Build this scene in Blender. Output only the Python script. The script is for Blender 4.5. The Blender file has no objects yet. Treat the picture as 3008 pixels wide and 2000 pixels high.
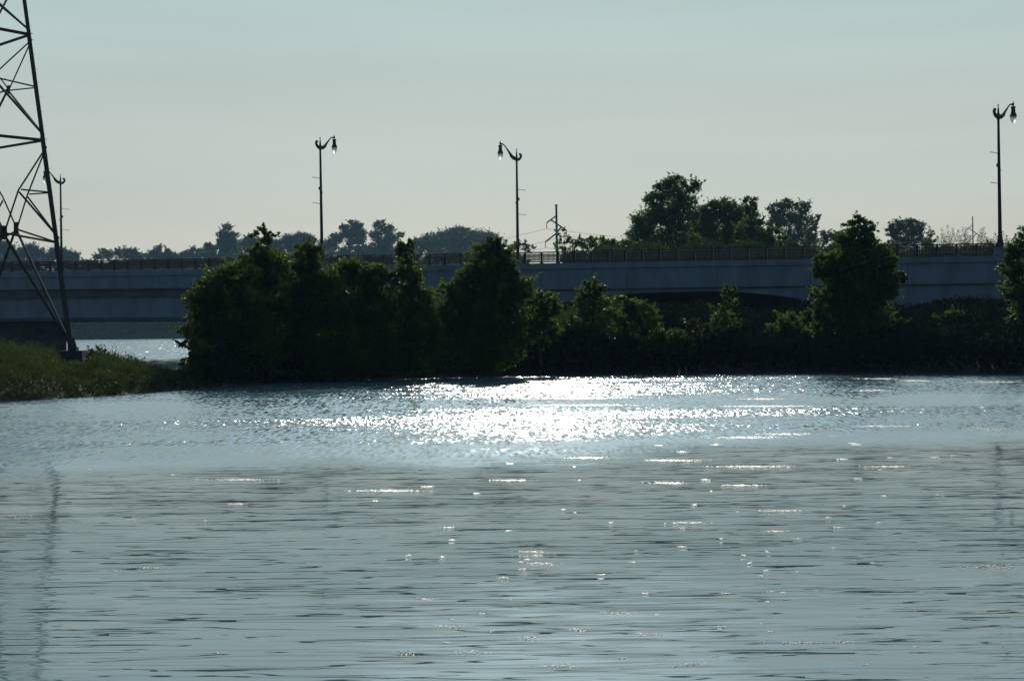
import bpy, math, random
import numpy as np
from mathutils import Vector, Matrix
S = bpy.context.scene
R_ = math.radians

# ------------------------------------------------------------------ camera
FPX = 4500.0                       # focal length in pixels of a 3008 px wide frame
PITCH, ROLL, CAMH = 0.395, 0.6, 3.0
_p, _r = R_(PITCH), R_(ROLL)
FW = Vector((0, math.cos(_p), -math.sin(_p)))
U0 = Vector((0, math.sin(_p), math.cos(_p)))
R0 = Vector((1, 0, 0))
RT = math.cos(_r) * R0 - math.sin(_r) * U0
UP = math.sin(_r) * R0 + math.cos(_r) * U0
CAMP = Vector((0, 0, CAMH))
cd = bpy.data.cameras.new('camera'); cam = bpy.data.objects.new('camera', cd)
S.collection.objects.link(cam); S.camera = cam
cd.sensor_width = 36; cd.lens = 36 * FPX / 3008; cd.clip_end = 20000; cd.clip_start = 0.2
M = Matrix((RT, UP, -FW)).transposed().to_4x4(); M.translation = CAMP
cam.matrix_world = M

# ------------------------------------------------------------------ light
SUN_EL, SUN_AZ = 27.0, 1.2         # azimuth to the right of +Y
sun_dir = Vector((math.sin(R_(SUN_AZ)) * math.cos(R_(SUN_EL)), math.cos(R_(SUN_AZ)) * math.cos(R_(SUN_EL)), math.sin(R_(SUN_EL))))
W = bpy.data.worlds.new('World'); S.world = W; W.use_nodes = True
nt = W.node_tree; nt.nodes.clear()
wo = nt.nodes.new('ShaderNodeOutputWorld'); bg = nt.nodes.new('ShaderNodeBackground')
sky = nt.nodes.new('ShaderNodeTexSky'); sky.sky_type = 'NISHITA'; sky.sun_disc = False
sky.sun_elevation = R_(SUN_EL); sky.sun_rotation = R_(SUN_AZ)
sky.air_density = 1.0; sky.dust_density = 1.5; sky.ozone_density = 1.0; sky.altitude = 200
# a thin veil of high cloud lies over the clear sky: bright towards the sun, dim and blue behind the camera
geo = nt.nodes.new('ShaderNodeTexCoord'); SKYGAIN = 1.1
def vdot(v):
    d = nt.nodes.new('ShaderNodeVectorMath'); d.operation = 'DOT_PRODUCT'; d.inputs[1].default_value = v
    nt.links.new(geo.outputs['Generated'], d.inputs[0]); return d.outputs['Value']
def wrange(v, a, b, c, d):
    m = nt.nodes.new('ShaderNodeMapRange'); m.interpolation_type = 'SMOOTHSTEP'
    for k, x in zip(('From Min', 'From Max', 'To Min', 'To Max'), (a, b, c, d)): m.inputs[k].default_value = x
    nt.links.new(v, m.inputs['Value']); return m.outputs['Result']
def wmul(x, y):
    m = nt.nodes.new('ShaderNodeVectorMath'); m.operation = 'MULTIPLY'; nt.links.new(x, m.inputs[0])
    if isinstance(y, tuple): m.inputs[1].default_value = y
    else: nt.links.new(y, m.inputs[1])
    return m.outputs[0]
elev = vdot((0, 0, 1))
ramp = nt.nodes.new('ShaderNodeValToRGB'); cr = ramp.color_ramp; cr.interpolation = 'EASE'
STOPS = [(0, (.49, .465, .395)), (.045, (.51, .495, .425)), (.11, (.475, .51, .465)), (.21, (.41, .51, .485)), (.27, (.62, .78, .80)), (.45, (.56, .80, .96)), (.65, (.30, .46, .60)), (1, (.14, .22, .31))]  # stops just above the frame are raised so the water reflects more light
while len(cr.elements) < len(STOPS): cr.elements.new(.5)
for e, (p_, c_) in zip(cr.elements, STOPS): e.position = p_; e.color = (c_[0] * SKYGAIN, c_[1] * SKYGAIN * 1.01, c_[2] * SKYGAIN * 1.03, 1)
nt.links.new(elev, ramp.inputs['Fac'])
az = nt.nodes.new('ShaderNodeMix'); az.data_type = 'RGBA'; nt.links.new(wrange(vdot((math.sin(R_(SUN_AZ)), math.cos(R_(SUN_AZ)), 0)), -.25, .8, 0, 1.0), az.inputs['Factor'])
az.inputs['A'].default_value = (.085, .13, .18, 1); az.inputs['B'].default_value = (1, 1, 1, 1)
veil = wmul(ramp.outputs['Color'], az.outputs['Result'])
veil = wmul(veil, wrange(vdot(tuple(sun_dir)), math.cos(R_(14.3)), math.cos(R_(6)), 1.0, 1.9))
wn = nt.nodes.new('ShaderNodeTexNoise'); wn.inputs['Scale'].default_value = 1.6; wn.inputs['Detail'].default_value = 3
wmp = nt.nodes.new('ShaderNodeMapping'); wmp.inputs['Scale'].default_value = (1.3, 1.3, 14); nt.links.new(geo.outputs['Generated'], wmp.inputs['Vector']); nt.links.new(wmp.outputs['Vector'], wn.inputs['Vector'])
veil = wmul(veil, wrange(wn.outputs['Fac'], .3, .7, .955, 1.045))
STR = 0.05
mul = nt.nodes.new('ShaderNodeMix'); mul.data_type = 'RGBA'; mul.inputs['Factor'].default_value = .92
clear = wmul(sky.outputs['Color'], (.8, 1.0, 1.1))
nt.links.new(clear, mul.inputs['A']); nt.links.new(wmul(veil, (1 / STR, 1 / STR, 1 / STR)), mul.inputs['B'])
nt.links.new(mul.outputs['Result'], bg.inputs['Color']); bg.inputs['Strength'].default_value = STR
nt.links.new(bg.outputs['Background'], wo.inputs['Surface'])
sl = bpy.data.lights.new('sun', 'SUN'); so = bpy.data.objects.new('sun', sl); S.collection.objects.link(so)
sl.energy = 3.0; sl.angle = R_(0.53); sl.color = (1.0, 0.93, 0.82)
so.rotation_euler = (-sun_dir).to_track_quat('-Z', 'Y').to_euler()
S.view_settings.view_transform = 'Standard'; S.view_settings.look = 'None'
S.view_settings.exposure = 0.0; S.view_settings.gamma = 1.0
S.cycles.max_bounces = 6; S.cycles.transparent_max_bounces = 8
S.cycles.sample_clamp_direct = 0; S.cycles.sample_clamp_indirect = 3.0

# ------------------------------------------------------------------ helpers
rng = np.random.default_rng(7); random.seed(7)
def ray(px, py):
    px = float(px); py = float(py)
    return FPX * FW + (px - 1504) * RT + (1000 - py) * UP
def at(px, py, Y):
    d = ray(px, py); return CAMP + d * (float(Y) / d.y)
def gnd(px, py, z=0.0):
    d = ray(px, py); return CAMP + d * ((z - CAMH) / d.z)
def tag(o, label=None, cat=None, group=None, kind=None):
    if label: o['label'] = label
    if cat: o['category'] = cat
    if group: o['group'] = group
    if kind: o['kind'] = kind
    return o
def link(name, data, parent=None, loc=None):
    o = bpy.data.objects.new(name, data); S.collection.objects.link(o)
    if parent is not None: o.parent = parent
    if loc is not None: o.location = loc
    return o
def empty(name, loc, label, cat, group=None):
    o = link(name, None, None, loc); o.empty_display_size = .5
    return tag(o, label, cat, group)
class MB:
    def __init__(s, origin=(0, 0, 0)): s.v = []; s.f = []; s.o = Vector(origin)
    def add(s, vs, fs):
        n = len(s.v); s.v += [tuple(Vector(v) - s.o) for v in vs]; s.f += [tuple(i + n for i in f) for f in fs]
    def hexa(s, c):        # 8 corners: bottom 4, top 4
        s.add(c, [(3, 2, 1, 0), (4, 5, 6, 7), (0, 1, 5, 4), (1, 2, 6, 5), (2, 3, 7, 6), (3, 0, 4, 7)])
    def box(s, c, d, ax=None):
        ax = ax or (Vector((1, 0, 0)), Vector((0, 1, 0)), Vector((0, 0, 1)))
        c = Vector(c); x, y, z = [a * (k / 2) for a, k in zip(ax, d)]
        s.hexa([c - x - y - z, c + x - y - z, c + x + y - z, c - x + y - z, c - x - y + z, c + x - y + z, c + x + y + z, c - x + y + z])
    def tube(s, pts, rad, n=8, cap=True):
        pts = [Vector(p) for p in pts]; rings = []; base = len(s.v)
        if not hasattr(rad, '__len__'): rad = [rad] * len(pts)
        prev = None; vs = []
        for i, p in enumerate(pts):
            t = (pts[min(i + 1, len(pts) - 1)] - pts[max(i - 1, 0)])
            t = t.normalized() if t.length > 1e-9 else Vector((0, 0, 1))
            a = prev if prev is not None else (Vector((1, 0, 0)) if abs(t.x) < .8 else Vector((0, 1, 0)))
            a = (a - t * a.dot(t)).normalized(); b = t.cross(a); prev = a
            vs += [p + (a * math.cos(k * 2 * math.pi / n) + b * math.sin(k * 2 * math.pi / n)) * rad[i] for k in range(n)]
        fs = [(i * n + k, i * n + (k + 1) % n, (i + 1) * n + (k + 1) % n, (i + 1) * n + k) for i in range(len(pts) - 1) for k in range(n)]
        if cap: fs += [tuple(range(n - 1, -1, -1)), tuple((len(pts) - 1) * n + k for k in range(n))]
        s.add(vs, fs)
    def lathe(s, c, prof, n=16):      # prof: (r, z)
        c = Vector(c)
        vs = [c + Vector((r * math.cos(k * 2 * math.pi / n), r * math.sin(k * 2 * math.pi / n), z)) for r, z in prof for k in range(n)]
        m = len(prof)
        fs = [(i * n + k, i * n + (k + 1) % n, (i + 1) * n + (k + 1) % n, (i + 1) * n + k) for i in range(m - 1) for k in range(n)]
        fs += [tuple(range(n - 1, -1, -1)), tuple((m - 1) * n + k for k in range(n))]
        s.add(vs, fs)
    def build(s, name, mat, parent=None, loc=None, smooth=False):
        me = bpy.data.meshes.new(name); me.from_pydata(s.v, [], s.f); me.materials.append(mat)
        if smooth:
            for p in me.polygons: p.use_smooth = True
        me.update()
        return link(name, me, parent, loc)

# ------------------------------------------------------------------ materials
def pmat(name, col, rough=.7, col2=None, scale=2.0, metal=0, bump=0, bscale=20, detail=6, spec=.5, stretch=None):
    m = bpy.data.materials.new(name); m.use_nodes = True; n = m.node_tree; b = n.nodes['Principled BSDF']
    b.inputs['Roughness'].default_value = rough; b.inputs['Metallic'].default_value = metal
    b.inputs['Specular IOR Level'].default_value = spec
    b.inputs['Base Color'].default_value = (*col, 1)
    tc = n.nodes.new('ShaderNodeTexCoord'); vec = tc.outputs['Object']
    if stretch:
        mp = n.nodes.new('ShaderNodeMapping'); mp.inputs['Scale'].default_value = stretch; n.links.new(vec, mp.inputs['Vector']); vec = mp.outputs['Vector']
    if col2:
        tx = n.nodes.new('ShaderNodeTexNoise'); tx.inputs['Scale'].default_value = scale; tx.inputs['Detail'].default_value = detail
        n.links.new(vec, tx.inputs['Vector'])
        cr = n.nodes.new('ShaderNodeValToRGB'); cr.color_ramp.elements[0].position = .35; cr.color_ramp.elements[1].position = .65
        cr.color_ramp.elements[0].color = (*col, 1); cr.color_ramp.elements[1].color = (*col2, 1)
        n.links.new(tx.outputs['Fac'], cr.inputs['Fac']); n.links.new(cr.outputs['Color'], b.inputs['Base Color'])
    if bump:
        t2 = n.nodes.new('ShaderNodeTexNoise'); t2.inputs['Scale'].default_value = bscale; t2.inputs['Detail'].default_value = 5
        n.links.new(tc.outputs['Object'], t2.inputs['Vector'])
        bp = n.nodes.new('ShaderNodeBump'); bp.inputs['Distance'].default_value = bump; n.links.new(t2.outputs['Fac'], bp.inputs['Height'])
        n.links.new(bp.outputs['Normal'], b.inputs['Normal'])
    return m
def leafmat(name, c1, c2, trans, scale=.6, tw=.48, rough=.5):
    m = bpy.data.materials.new(name); m.use_nodes = True; n = m.node_tree; n.nodes.clear()
    out = n.nodes.new('ShaderNodeOutputMaterial')
    tc = n.nodes.new('ShaderNodeNewGeometry')
    tx = n.nodes.new('ShaderNodeTexNoise'); tx.inputs['Scale'].default_value = scale; tx.inputs['Detail'].default_value = 4
    n.links.new(tc.outputs['Position'], tx.inputs['Vector'])
    cr = n.nodes.new('ShaderNodeValToRGB'); cr.color_ramp.elements[0].position = .35; cr.color_ramp.elements[1].position = .65
    cr.color_ramp.elements[0].color = (*c1, 1); cr.color_ramp.elements[1].color = (*c2, 1)
    n.links.new(tx.outputs['Fac'], cr.inputs['Fac'])
    b = n.nodes.new('ShaderNodeBsdfPrincipled'); b.inputs['Roughness'].default_value = rough; b.inputs['Specular IOR Level'].default_value = .12
    n.links.new(cr.outputs['Color'], b.inputs['Base Color'])
    t = n.nodes.new('ShaderNodeBsdfTranslucent')
    mx = n.nodes.new('ShaderNodeMix'); mx.data_type = 'RGBA'; mx.blend_type = 'MULTIPLY'; mx.inputs['Factor'].default_value = 1
    n.links.new(cr.outputs['Color'], mx.inputs['A']); mx.inputs['B'].default_value = (*trans, 1)
    n.links.new(mx.outputs['Result'], t.inputs['Color'])
    ms = n.nodes.new('ShaderNodeMixShader'); ms.inputs['Fac'].default_value = tw
    n.links.new(b.outputs[0], ms.inputs[1]); n.links.new(t.outputs[0], ms.inputs[2]); n.links.new(ms.outputs[0], out.inputs['Surface'])
    return m
MAT = dict(
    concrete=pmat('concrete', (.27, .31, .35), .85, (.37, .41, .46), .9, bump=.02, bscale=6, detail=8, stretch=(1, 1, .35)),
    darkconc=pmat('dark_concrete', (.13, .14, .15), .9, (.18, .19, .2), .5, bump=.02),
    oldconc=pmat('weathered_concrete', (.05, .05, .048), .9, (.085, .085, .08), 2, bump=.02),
    asphalt=pmat('asphalt', (.05, .05, .052), .85, (.06, .06, .06), 3),
    rail=pmat('painted_iron', (.035, .03, .03), .35, metal=0.2),
    lamp=pmat('lamp_metal', (.05, .035, .03), .75),
    steel=pmat('tower_steel', (.045, .04, .04), .8, (.06, .05, .045), 1.5),
    wood=pmat('pole_steel', (.16, .14, .12), .6, (.2, .17, .14), 1),
    wire=pmat('wire', (.25, .25, .25), .4, metal=.6),
    bark=pmat('bark', (.06, .05, .04), .9, (.09, .075, .06), 3, bump=.03),
    soil=pmat('soil', (.035, .035, .022), .95, (.06, .055, .035), .8, bump=.05, bscale=3),
    hill=pmat('hill_grass', (.03, .045, .025), .95, (.05, .06, .03), .02),
    bed=pmat('river_bed', (.05, .05, .04), .95),
    leafA=leafmat('leaf_willow', (.030, .048, .016), (.060, .085, .024), (2.7, 2.9, 1.2)),
    leafB=leafmat('leaf_cottonwood', (.030, .050, .018), (.055, .085, .025), (2.8, 3.0, 1.2), scale=.8),
    leafC=leafmat('leaf_far', (.030, .045, .022), (.045, .065, .030), (1.5, 1.6, .8), scale=.08),
    leafD=leafmat('herb', (.030, .038, .016), (.056, .068, .026), (1.7, 1.9, 1.0), scale=.7, tw=.3),
    weed=pmat('wet_weed', (.17, .16, .11), .5, (.28, .26, .19), 8, spec=.6),
)
g = bpy.data.materials.new('lamp_glass'); g.use_nodes = True; gb = g.node_tree.nodes['Principled BSDF']
gb.inputs['Base Color'].default_value = (.5, .52, .54, 1); gb.inputs['Roughness'].default_value = .5; gb.inputs['Specular IOR Level'].default_value = .2
gb.inputs['Transmission Weight'].default_value = .75; gb.inputs['IOR'].default_value = 1.2
MAT['glass'] = g

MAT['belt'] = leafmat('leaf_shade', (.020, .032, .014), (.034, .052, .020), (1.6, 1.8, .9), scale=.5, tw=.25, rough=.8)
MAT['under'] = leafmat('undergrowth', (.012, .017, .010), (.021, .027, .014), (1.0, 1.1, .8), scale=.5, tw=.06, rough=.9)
# ------------------------------------------------------------------ leaf meshes
def leaf_mesh(name, C, size, mat, origin=(0, 0, 0), aspect=.55, flat=0.0, upright=0.0):
    """C: Nx3 leaf centres -> one mesh of N small bent leaves (diamond quads)"""
    N = len(C)
    sz = size * rng.uniform(.6, 1.35, N)
    a = rng.normal(size=(N, 3)); a[:, 2] += upright * 3; a /= np.linalg.norm(a, axis=1)[:, None]
    b = rng.normal(size=(N, 3)); b -= (b * a).sum(1)[:, None] * a; b /= np.linalg.norm(b, axis=1)[:, None]
    a *= (sz * .5)[:, None]; b *= (sz * .5 * aspect)[:, None]
    C = C - np.array(origin)
    V = np.empty((N, 4, 3)); V[:, 0] = C - a; V[:, 1] = C + b - a * .1; V[:, 2] = C + a; V[:, 3] = C - b - a * .1
    me = bpy.data.meshes.new(name)
    me.vertices.add(N * 4); me.vertices.foreach_set('co', V.reshape(-1).astype(np.float32))
    me.loops.add(N * 4); me.loops.foreach_set('vertex_index', np.arange(N * 4, dtype=np.int32))
    me.polygons.add(N); me.polygons.foreach_set('loop_start', np.arange(0, N * 4, 4, dtype=np.int32))
    me.polygons.foreach_set('loop_total', np.full(N, 4, dtype=np.int32))
    me.materials.append(mat); me.update(calc_edges=True)
    return me
def clumps(c, r, n, per, cr=.16, hollow=.55):
    """n leaf clumps inside an ellipsoid c,r, each of `per` leaves"""
    d = rng.normal(size=(n, 3)); d /= np.linalg.norm(d, axis=1)[:, None]
    rad = rng.uniform(hollow ** 3, 1, n) ** (1 / 3) * rng.uniform(.85, 1.08, n)
    P = d * rad[:, None] * r + c
    cs = cr * float(np.mean(r)) * rng.uniform(.5, 1.3, n)
    off = rng.normal(size=(n, per, 3)) * cs[:, None, None] * np.array([1, 1, .75])
    return (P[:, None, :] + off).reshape(-1, 3), P
def tree(name, label, cat, blobs, Y, base, mat, leaf, dens=1.0, group=None, tr=.12, branches=14, bz=None, yspread=.8, cr=.16, hollow=.5, per=26, up=0, extra=None, aspect=.55, shoots=.16):
    """blobs: (px, py, rx, ry[, dY]) in photograph pixels, turned into metres at depth Y"""
    k = Y / FPX
    b0 = at(base[0], base[1], Y)
    if bz is not None: b0.z = bz
    root = empty(name, b0, label, cat, group)
    L = []; PP = []; PQ = []
    for bl in blobs:
        px, py, rx, ry = bl[:4]; dy = bl[4] if len(bl) > 4 else 0
        c = np.array(at(px, py, Y + dy)); rr = np.array([rx * k, max(rx, ry) * k * yspread, ry * k])
        area = rr[0] * rr[2] * math.pi
        n = max(3, int(dens * area / (leaf * leaf) * 20.0 / per))
        l, P = clumps(c, rr, n, per, cr, hollow)
        L.append(l); PQ.append(P); PP.append(P[rng.integers(0, len(P), max(2, branches // len(blobs)))])
    L = np.concatenate(L)
    if shoots:
        for bl, P in zip(blobs, PQ):
            c = np.array(at(bl[0], bl[1], Y + (bl[4] if len(bl) > 4 else 0)))
            Q = P[rng.integers(0, len(P), max(2, int(len(P) * shoots)))]; d = Q - c; d /= np.linalg.norm(d, axis=1)[:, None] + 1e-6; d[:, 2] = np.abs(d[:, 2]) * .6 + .55
            ln = rng.uniform(.3, 1.0, len(Q)) * min(bl[2], bl[3]) * k * .75 + leaf
            T = rng.uniform(0, 1, (len(Q), 22))
            E = Q[:, None, :] + d[:, None, :] * (T * ln[:, None])[..., None] + rng.normal(size=(len(Q), 22, 3)) * (leaf * .45 * (1.15 - T))[..., None]
            L = np.concatenate([L, E.reshape(-1, 3)])
    if extra is not None: L = np.concatenate([L, extra])
    L = L[L[:, 2] > .1]
    me = leaf_mesh('crown', L, leaf, mat, origin=b0, upright=up, aspect=aspect); link('crown', me, root)
    mb = MB(b0); zt = max(b[1] for b in [(0, float(p[:, 2].max())) for p in PP])
    cx = np.concatenate(PP); top = Vector((float(np.average(cx[:, 0], weights=(cx[:, 2] - b0.z + 1))), b0.y + .2, b0.z + (zt - b0.z) * .82))
    h = top.z - b0.z
    mid = [b0.lerp(top, t) + Vector((random.uniform(-.04, .04) * h, random.uniform(-.03, .03) * h, 0)) for t in (.25, .5, .75)]
    tp = [b0 - Vector((0, 0, .6))] + mid + [top]
    mb.tube(tp, [tr * 1.3, tr, tr * .75, tr * .5, tr * .15], 7)
    for P in PP:
        for q in P:
            q = Vector(q); t = min(.9, max(.12, (q.z - b0.z) / max(h, .1) - .25)); i = min(3, int(t * 4)); f = t * 4 - i
            s = tp[i].lerp(tp[i + 1], f) if i > 0 else b0.lerp(tp[1], f)
            m2 = s.lerp(q, .5) + Vector((0, 0, (q - s).length * .08))
            rr = tr * (1 - t) * .5 + .015
            mb.tube([s, m2, q], [rr, rr * .7, rr * .25], 5, cap=False)
    mb.build('trunk', MAT['bark'], root, smooth=True)
    return root

# ------------------------------------------------------------------ bridge line
BU = Vector((-.937, .35, 0)).normalized(); BN = Vector((.35, .937, 0)).normalized()
B0 = Vector((40.24, 127.0, 0))
def bt(px):          # distance along the bridge's near face for a picture column (level of the deck)
    d = ray(px, 850); q = d.x / d.y
    return (q * B0.y - B0.x) / (BU.x - q * BU.y)
def B(t, off=0, z=0): return B0 + BU * t + BN * off + Vector((0, 0, z))
def zline(x0, y0, x1, y1):
    t0, t1 = bt(x0), bt(x1); z0 = at(x0, y0, B(t0).y).z; z1 = at(x1, y1, B(t1).y).z
    return lambda t: z0 + (z1 - z0) * (t - t0) / (t1 - t0)
Zdeck = zline(0, 800, 2800, 754)
Zcor = zline(0, 817, 2800, 771)
Zfas = zline(0, 874, 2800, 833.5)
Zmid = zline(0, 851, 600, 846)
Zgir = zline(0, 944, 560, 941)
TL, TR = 150.0, -45.0
T_AB = bt(1150)            # right of here the deck stands on a wall, left of here it spans the river

# ------------------------------------------------------------------ ground, water, banks
def sheet(name, x0, x1, y0, y1, z, mat, kind='structure'):
    mb = MB(); mb.add([(x0, y0, z), (x1, y0, z), (x1, y1, z), (x0, y1, z)], [(0, 1, 2, 3)]); o = mb.build(name, mat); o['kind'] = kind; return o
sheet('river_bed', -4000, 4000, -1500, 6000, -3.0, MAT['bed'])

wm = bpy.data.materials.new('water'); wm.use_nodes = True; n = wm.node_tree; n.nodes.clear()
N_ = n.nodes.new; Lk = n.links.new
def noise(vec, scale, detail=2, rough=.5, color=False):
    t = N_('ShaderNodeTexNoise'); t.inputs['Scale'].default_value = scale; t.inputs['Detail'].default_value = detail
    t.inputs['Roughness'].default_value = rough; Lk(vec, t.inputs['Vector']); return t.outputs['Color' if color else 'Fac']
def mapping(vec, sc, loc=(0, 0, 0), rot=0):
    m = N_('ShaderNodeMapping'); m.inputs['Scale'].default_value = sc; m.inputs['Location'].default_value = loc
    m.inputs['Rotation'].default_value = (0, 0, rot); Lk(vec, m.inputs['Vector']); return m.outputs['Vector']
def mth(op, a, b=None, c=None):
    m = N_('ShaderNodeMath'); m.operation = op
    for i, x in enumerate((a, b, c)):
        if x is None: continue
        if isinstance(x, (int, float)): m.inputs[i].default_value = x
        else: Lk(x, m.inputs[i])
    return m.outputs[0]
def rangem(v, a, b, c, d, smooth=True):
    m = N_('ShaderNodeMapRange'); m.interpolation_type = 'SMOOTHSTEP' if smooth else 'LINEAR'
    for k, x in zip(('From Min', 'From Max', 'To Min', 'To Max'), (a, b, c, d)): m.inputs[k].default_value = x
    Lk(v, m.inputs['Value']); return m.outputs['Result']
def sepx(v):
    s = N_('ShaderNodeSeparateXYZ'); Lk(v, s.inputs[0]); return s.outputs
pos = N_('ShaderNodeNewGeometry').outputs['Position']
P3 = sepx(pos)
# wind patches: breeze reaches the water beyond ~36 m, long calm tongues in it
wob = mth('MULTIPLY', mth('SUBTRACT', noise(mapping(pos, (.09, .05, 1)), 1, 4), .5), 19)
yy = mth('ADD', P3['Y'], wob)
yy = mth('ADD', yy, mth('MULTIPLY', P3['X'], -.33))
wind = rangem(yy, 31, 39, 0, 1)
strong = rangem(yy, 38, 47, .16, 1)
far = rangem(P3['Y'], 125, 190, 0, 1)
strong = mth('ADD', strong, mth('MULTIPLY', far, .8))
tong = rangem(noise(mapping(pos, (.035, .22, 1), (3, 1, 0)), 1, 3), .40, .58, .45, 1.0)
yg = mth('ADD', P3['Y'], mth('MULTIPLY', wob, .45))
gap = mth('SUBTRACT', 1.0, mth('MULTIPLY', mth('MULTIPLY', rangem(yg, 56, 59, 0, 1), rangem(yg, 65, 70, 1, 0)), .62))
gap = mth('MULTIPLY', gap, rangem(yg, 58, 62, 1.12, .84))
windy = mth('MULTIPLY', mth('MULTIPLY', mth('MULTIPLY', wind, tong), strong), mth('MULTIPLY', gap, 1.15))
# slopes of the breeze chop
ch = sepx(noise(mapping(pos, (9.5, 1.35, 1)), 1.0, 3, .6, True))
chf = sepx(noise(mapping(pos, (1.7, .16, 1), (3, 3, 0)), 1.0, 3, .7, True))
ch2 = sepx(noise(mapping(pos, (1.6, .35, 1), (9, 4, 0)), 1.0, 2, .5, True))
def mixv(a, b): return mth('ADD', mth('MULTIPLY', a, mth('SUBTRACT', 1.0, far)), mth('MULTIPLY', b, far))
chx, chy = mixv(ch['X'], chf['X']), mixv(ch['Y'], chf['Y'])
# long-crested ripples of the calm water
rp = sepx(noise(mapping(pos, (.8, 7.0, 1), (0, 0, 0), R_(2.5)), 1.0, 2, .45, True))
rp2 = sepx(noise(mapping(pos, (1.8, 14.0, 1), (5, 5, 0), R_(-4)), 1.0, 2, .5, True))
def crest(sc, loc, rot, w):      # thin long crest lines: level lines of a stretched noise
    v = noise(mapping(pos, sc, loc, R_(rot)), 1.0, 2, .45)
    return rangem(mth('ABSOLUTE', mth('SUBTRACT', v, .5)), w * .35, w, 1, 0)
mA = rangem(noise(mapping(pos, (.30, 1.1, 1), (1, 5, 0)), 1, 3), .37, .52, 0, 1)
mB = rangem(noise(mapping(pos, (.22, .9, 1), (6, 2, 0)), 1, 3), .38, .50, 0, 1)
spk = mth('MAXIMUM', mth('MULTIPLY', crest((.22, 2.5, 1), (2, 8, 0), 1.5, .013), mA), mth('MULTIPLY', crest((.34, 4.4, 1), (5, 1, 0), -2.0, .017), mB))
spk = mth('MULTIPLY', spk, .12)
mC = rangem(noise(mapping(pos, (.12, .5, 1), (11, 3, 0)), 1, 2), .38, .60, .25, 1)
spk = mth('MAXIMUM', spk, mth('MULTIPLY', mth('MULTIPLY', crest((.34, 6.2, 1), (8, 4, 0), .5, .022), mC), .08))
ramp = rangem(noise(mapping(pos, (.06, .14, 1), (7, 2, 0)), 1, 2), .35, .65, .35, 1.25)
def cen(x): return mth('SUBTRACT', x, .5)
sy = mth('MULTIPLY', mth('ADD', mth('MULTIPLY', cen(rp['Y']), .10), mth('MULTIPLY', cen(rp2['Y']), .07)), ramp)
sy = mth('ADD', sy, mth('MULTIPLY', spk, mth('SUBTRACT', 1.0, wind)))
sx = mth('MULTIPLY', mth('ADD', mth('MULTIPLY', cen(rp['X']), .07), mth('MULTIPLY', cen(rp2['X']), .10)), ramp)
wy = mth('MULTIPLY', mth('ADD', mth('MULTIPLY', cen(chy), 1.2), mth('MULTIPLY', cen(ch2['Y']), .25)), windy)
wy = mth('SUBTRACT', wy, mth('ADD', mth('MULTIPLY', wind, .080), .036))
wx = mth('MULTIPLY', mth('ADD', mth('MULTIPLY', cen(chx), 1.6), mth('MULTIPLY', cen(ch2['X']), .25)), windy)
nx = mth('ADD', sx, wx); ny = mth('MINIMUM', mth('ADD', sy, wy), mth('SUBTRACT', 1.0, mth('MULTIPLY', wind, 1.048)))   # the far sides of the wavelets stay hidden at this grazing view
cmb = N_('ShaderNodeCombineXYZ'); Lk(nx, cmb.inputs[0]); Lk(ny, cmb.inputs[1]); cmb.inputs[2].default_value = 1
nrm = N_('ShaderNodeVectorMath'); nrm.operation = 'NORMALIZE'; Lk(cmb.outputs[0], nrm.inputs[0])
wb = N_('ShaderNodeBsdfPrincipled'); wb.inputs['Base Color'].default_value = (.095, .168, .180, 1)
Lk(mth('ADD', mth('MULTIPLY', windy, .085), .045), wb.inputs['Roughness']); wb.inputs['IOR'].default_value = 1.62; wb.inputs['Specular IOR Level'].default_value = .5
Lk(nrm.outputs[0], wb.inputs['Normal'])
wout = N_('ShaderNodeOutputMaterial'); Lk(wb.outputs[0], wout.inputs['Surface'])
MAT['water'] = wm
water = sheet('water', -2500, 2500, -400, 2500, 0.0, wm)

# land near the bridge: a grid raised inside a shoreline polygon
def g2(px, py): p = gnd(px, py); return (p.x, p.y)
shore = [g2(-700, 1215), g2(0, 1180), g2(300, 1164), g2(560, 1145), g2(800, 1126), g2(1100, 1111), g2(1500, 1102), g2(2000, 1097),
         g2(2600, 1097), g2(3008, 1100), g2(3900, 1100), (260, 140), (330, 700), (20, 700)]
xb = B(bt(640)); shore += [(xb.x * 1.9 + 10, 300), (xb.x + 1, xb.y + 2), g2(640, 1122), g2(600, 1130), g2(520, 1128), g2(450, 1122), g2(380, 1115), g2(320, 1104), g2(285, 1090), g2(262, 1070), g2(240, 1050), g2(150, 1046), g2(-700, 1046)]
SH = np.array(shore)
def sdist(P):
    A = SH; Bq = np.roll(SH, -1, axis=0); d = np.full(len(P), 1e9); ins = np.zeros(len(P), bool)
    for a, b in zip(A, Bq):
        ab = b - a; t = np.clip(((P - a) @ ab) / (ab @ ab), 0, 1); d = np.minimum(d, np.linalg.norm(P - (a + t[:, None] * ab), axis=1))
        c = ((a[1] > P[:, 1]) != (b[1] > P[:, 1])) & (P[:, 0] < (b[0] - a[0]) * (P[:, 1] - a[1]) / (b[1] - a[1] + 1e-12) + a[0]); ins ^= c
    return np.where(ins, d, -d)
bnv = np.array([BN.x, BN.y]); b0v = np.array([B0.x, B0.y]); buv = np.array([BU.x, BU.y])
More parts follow.
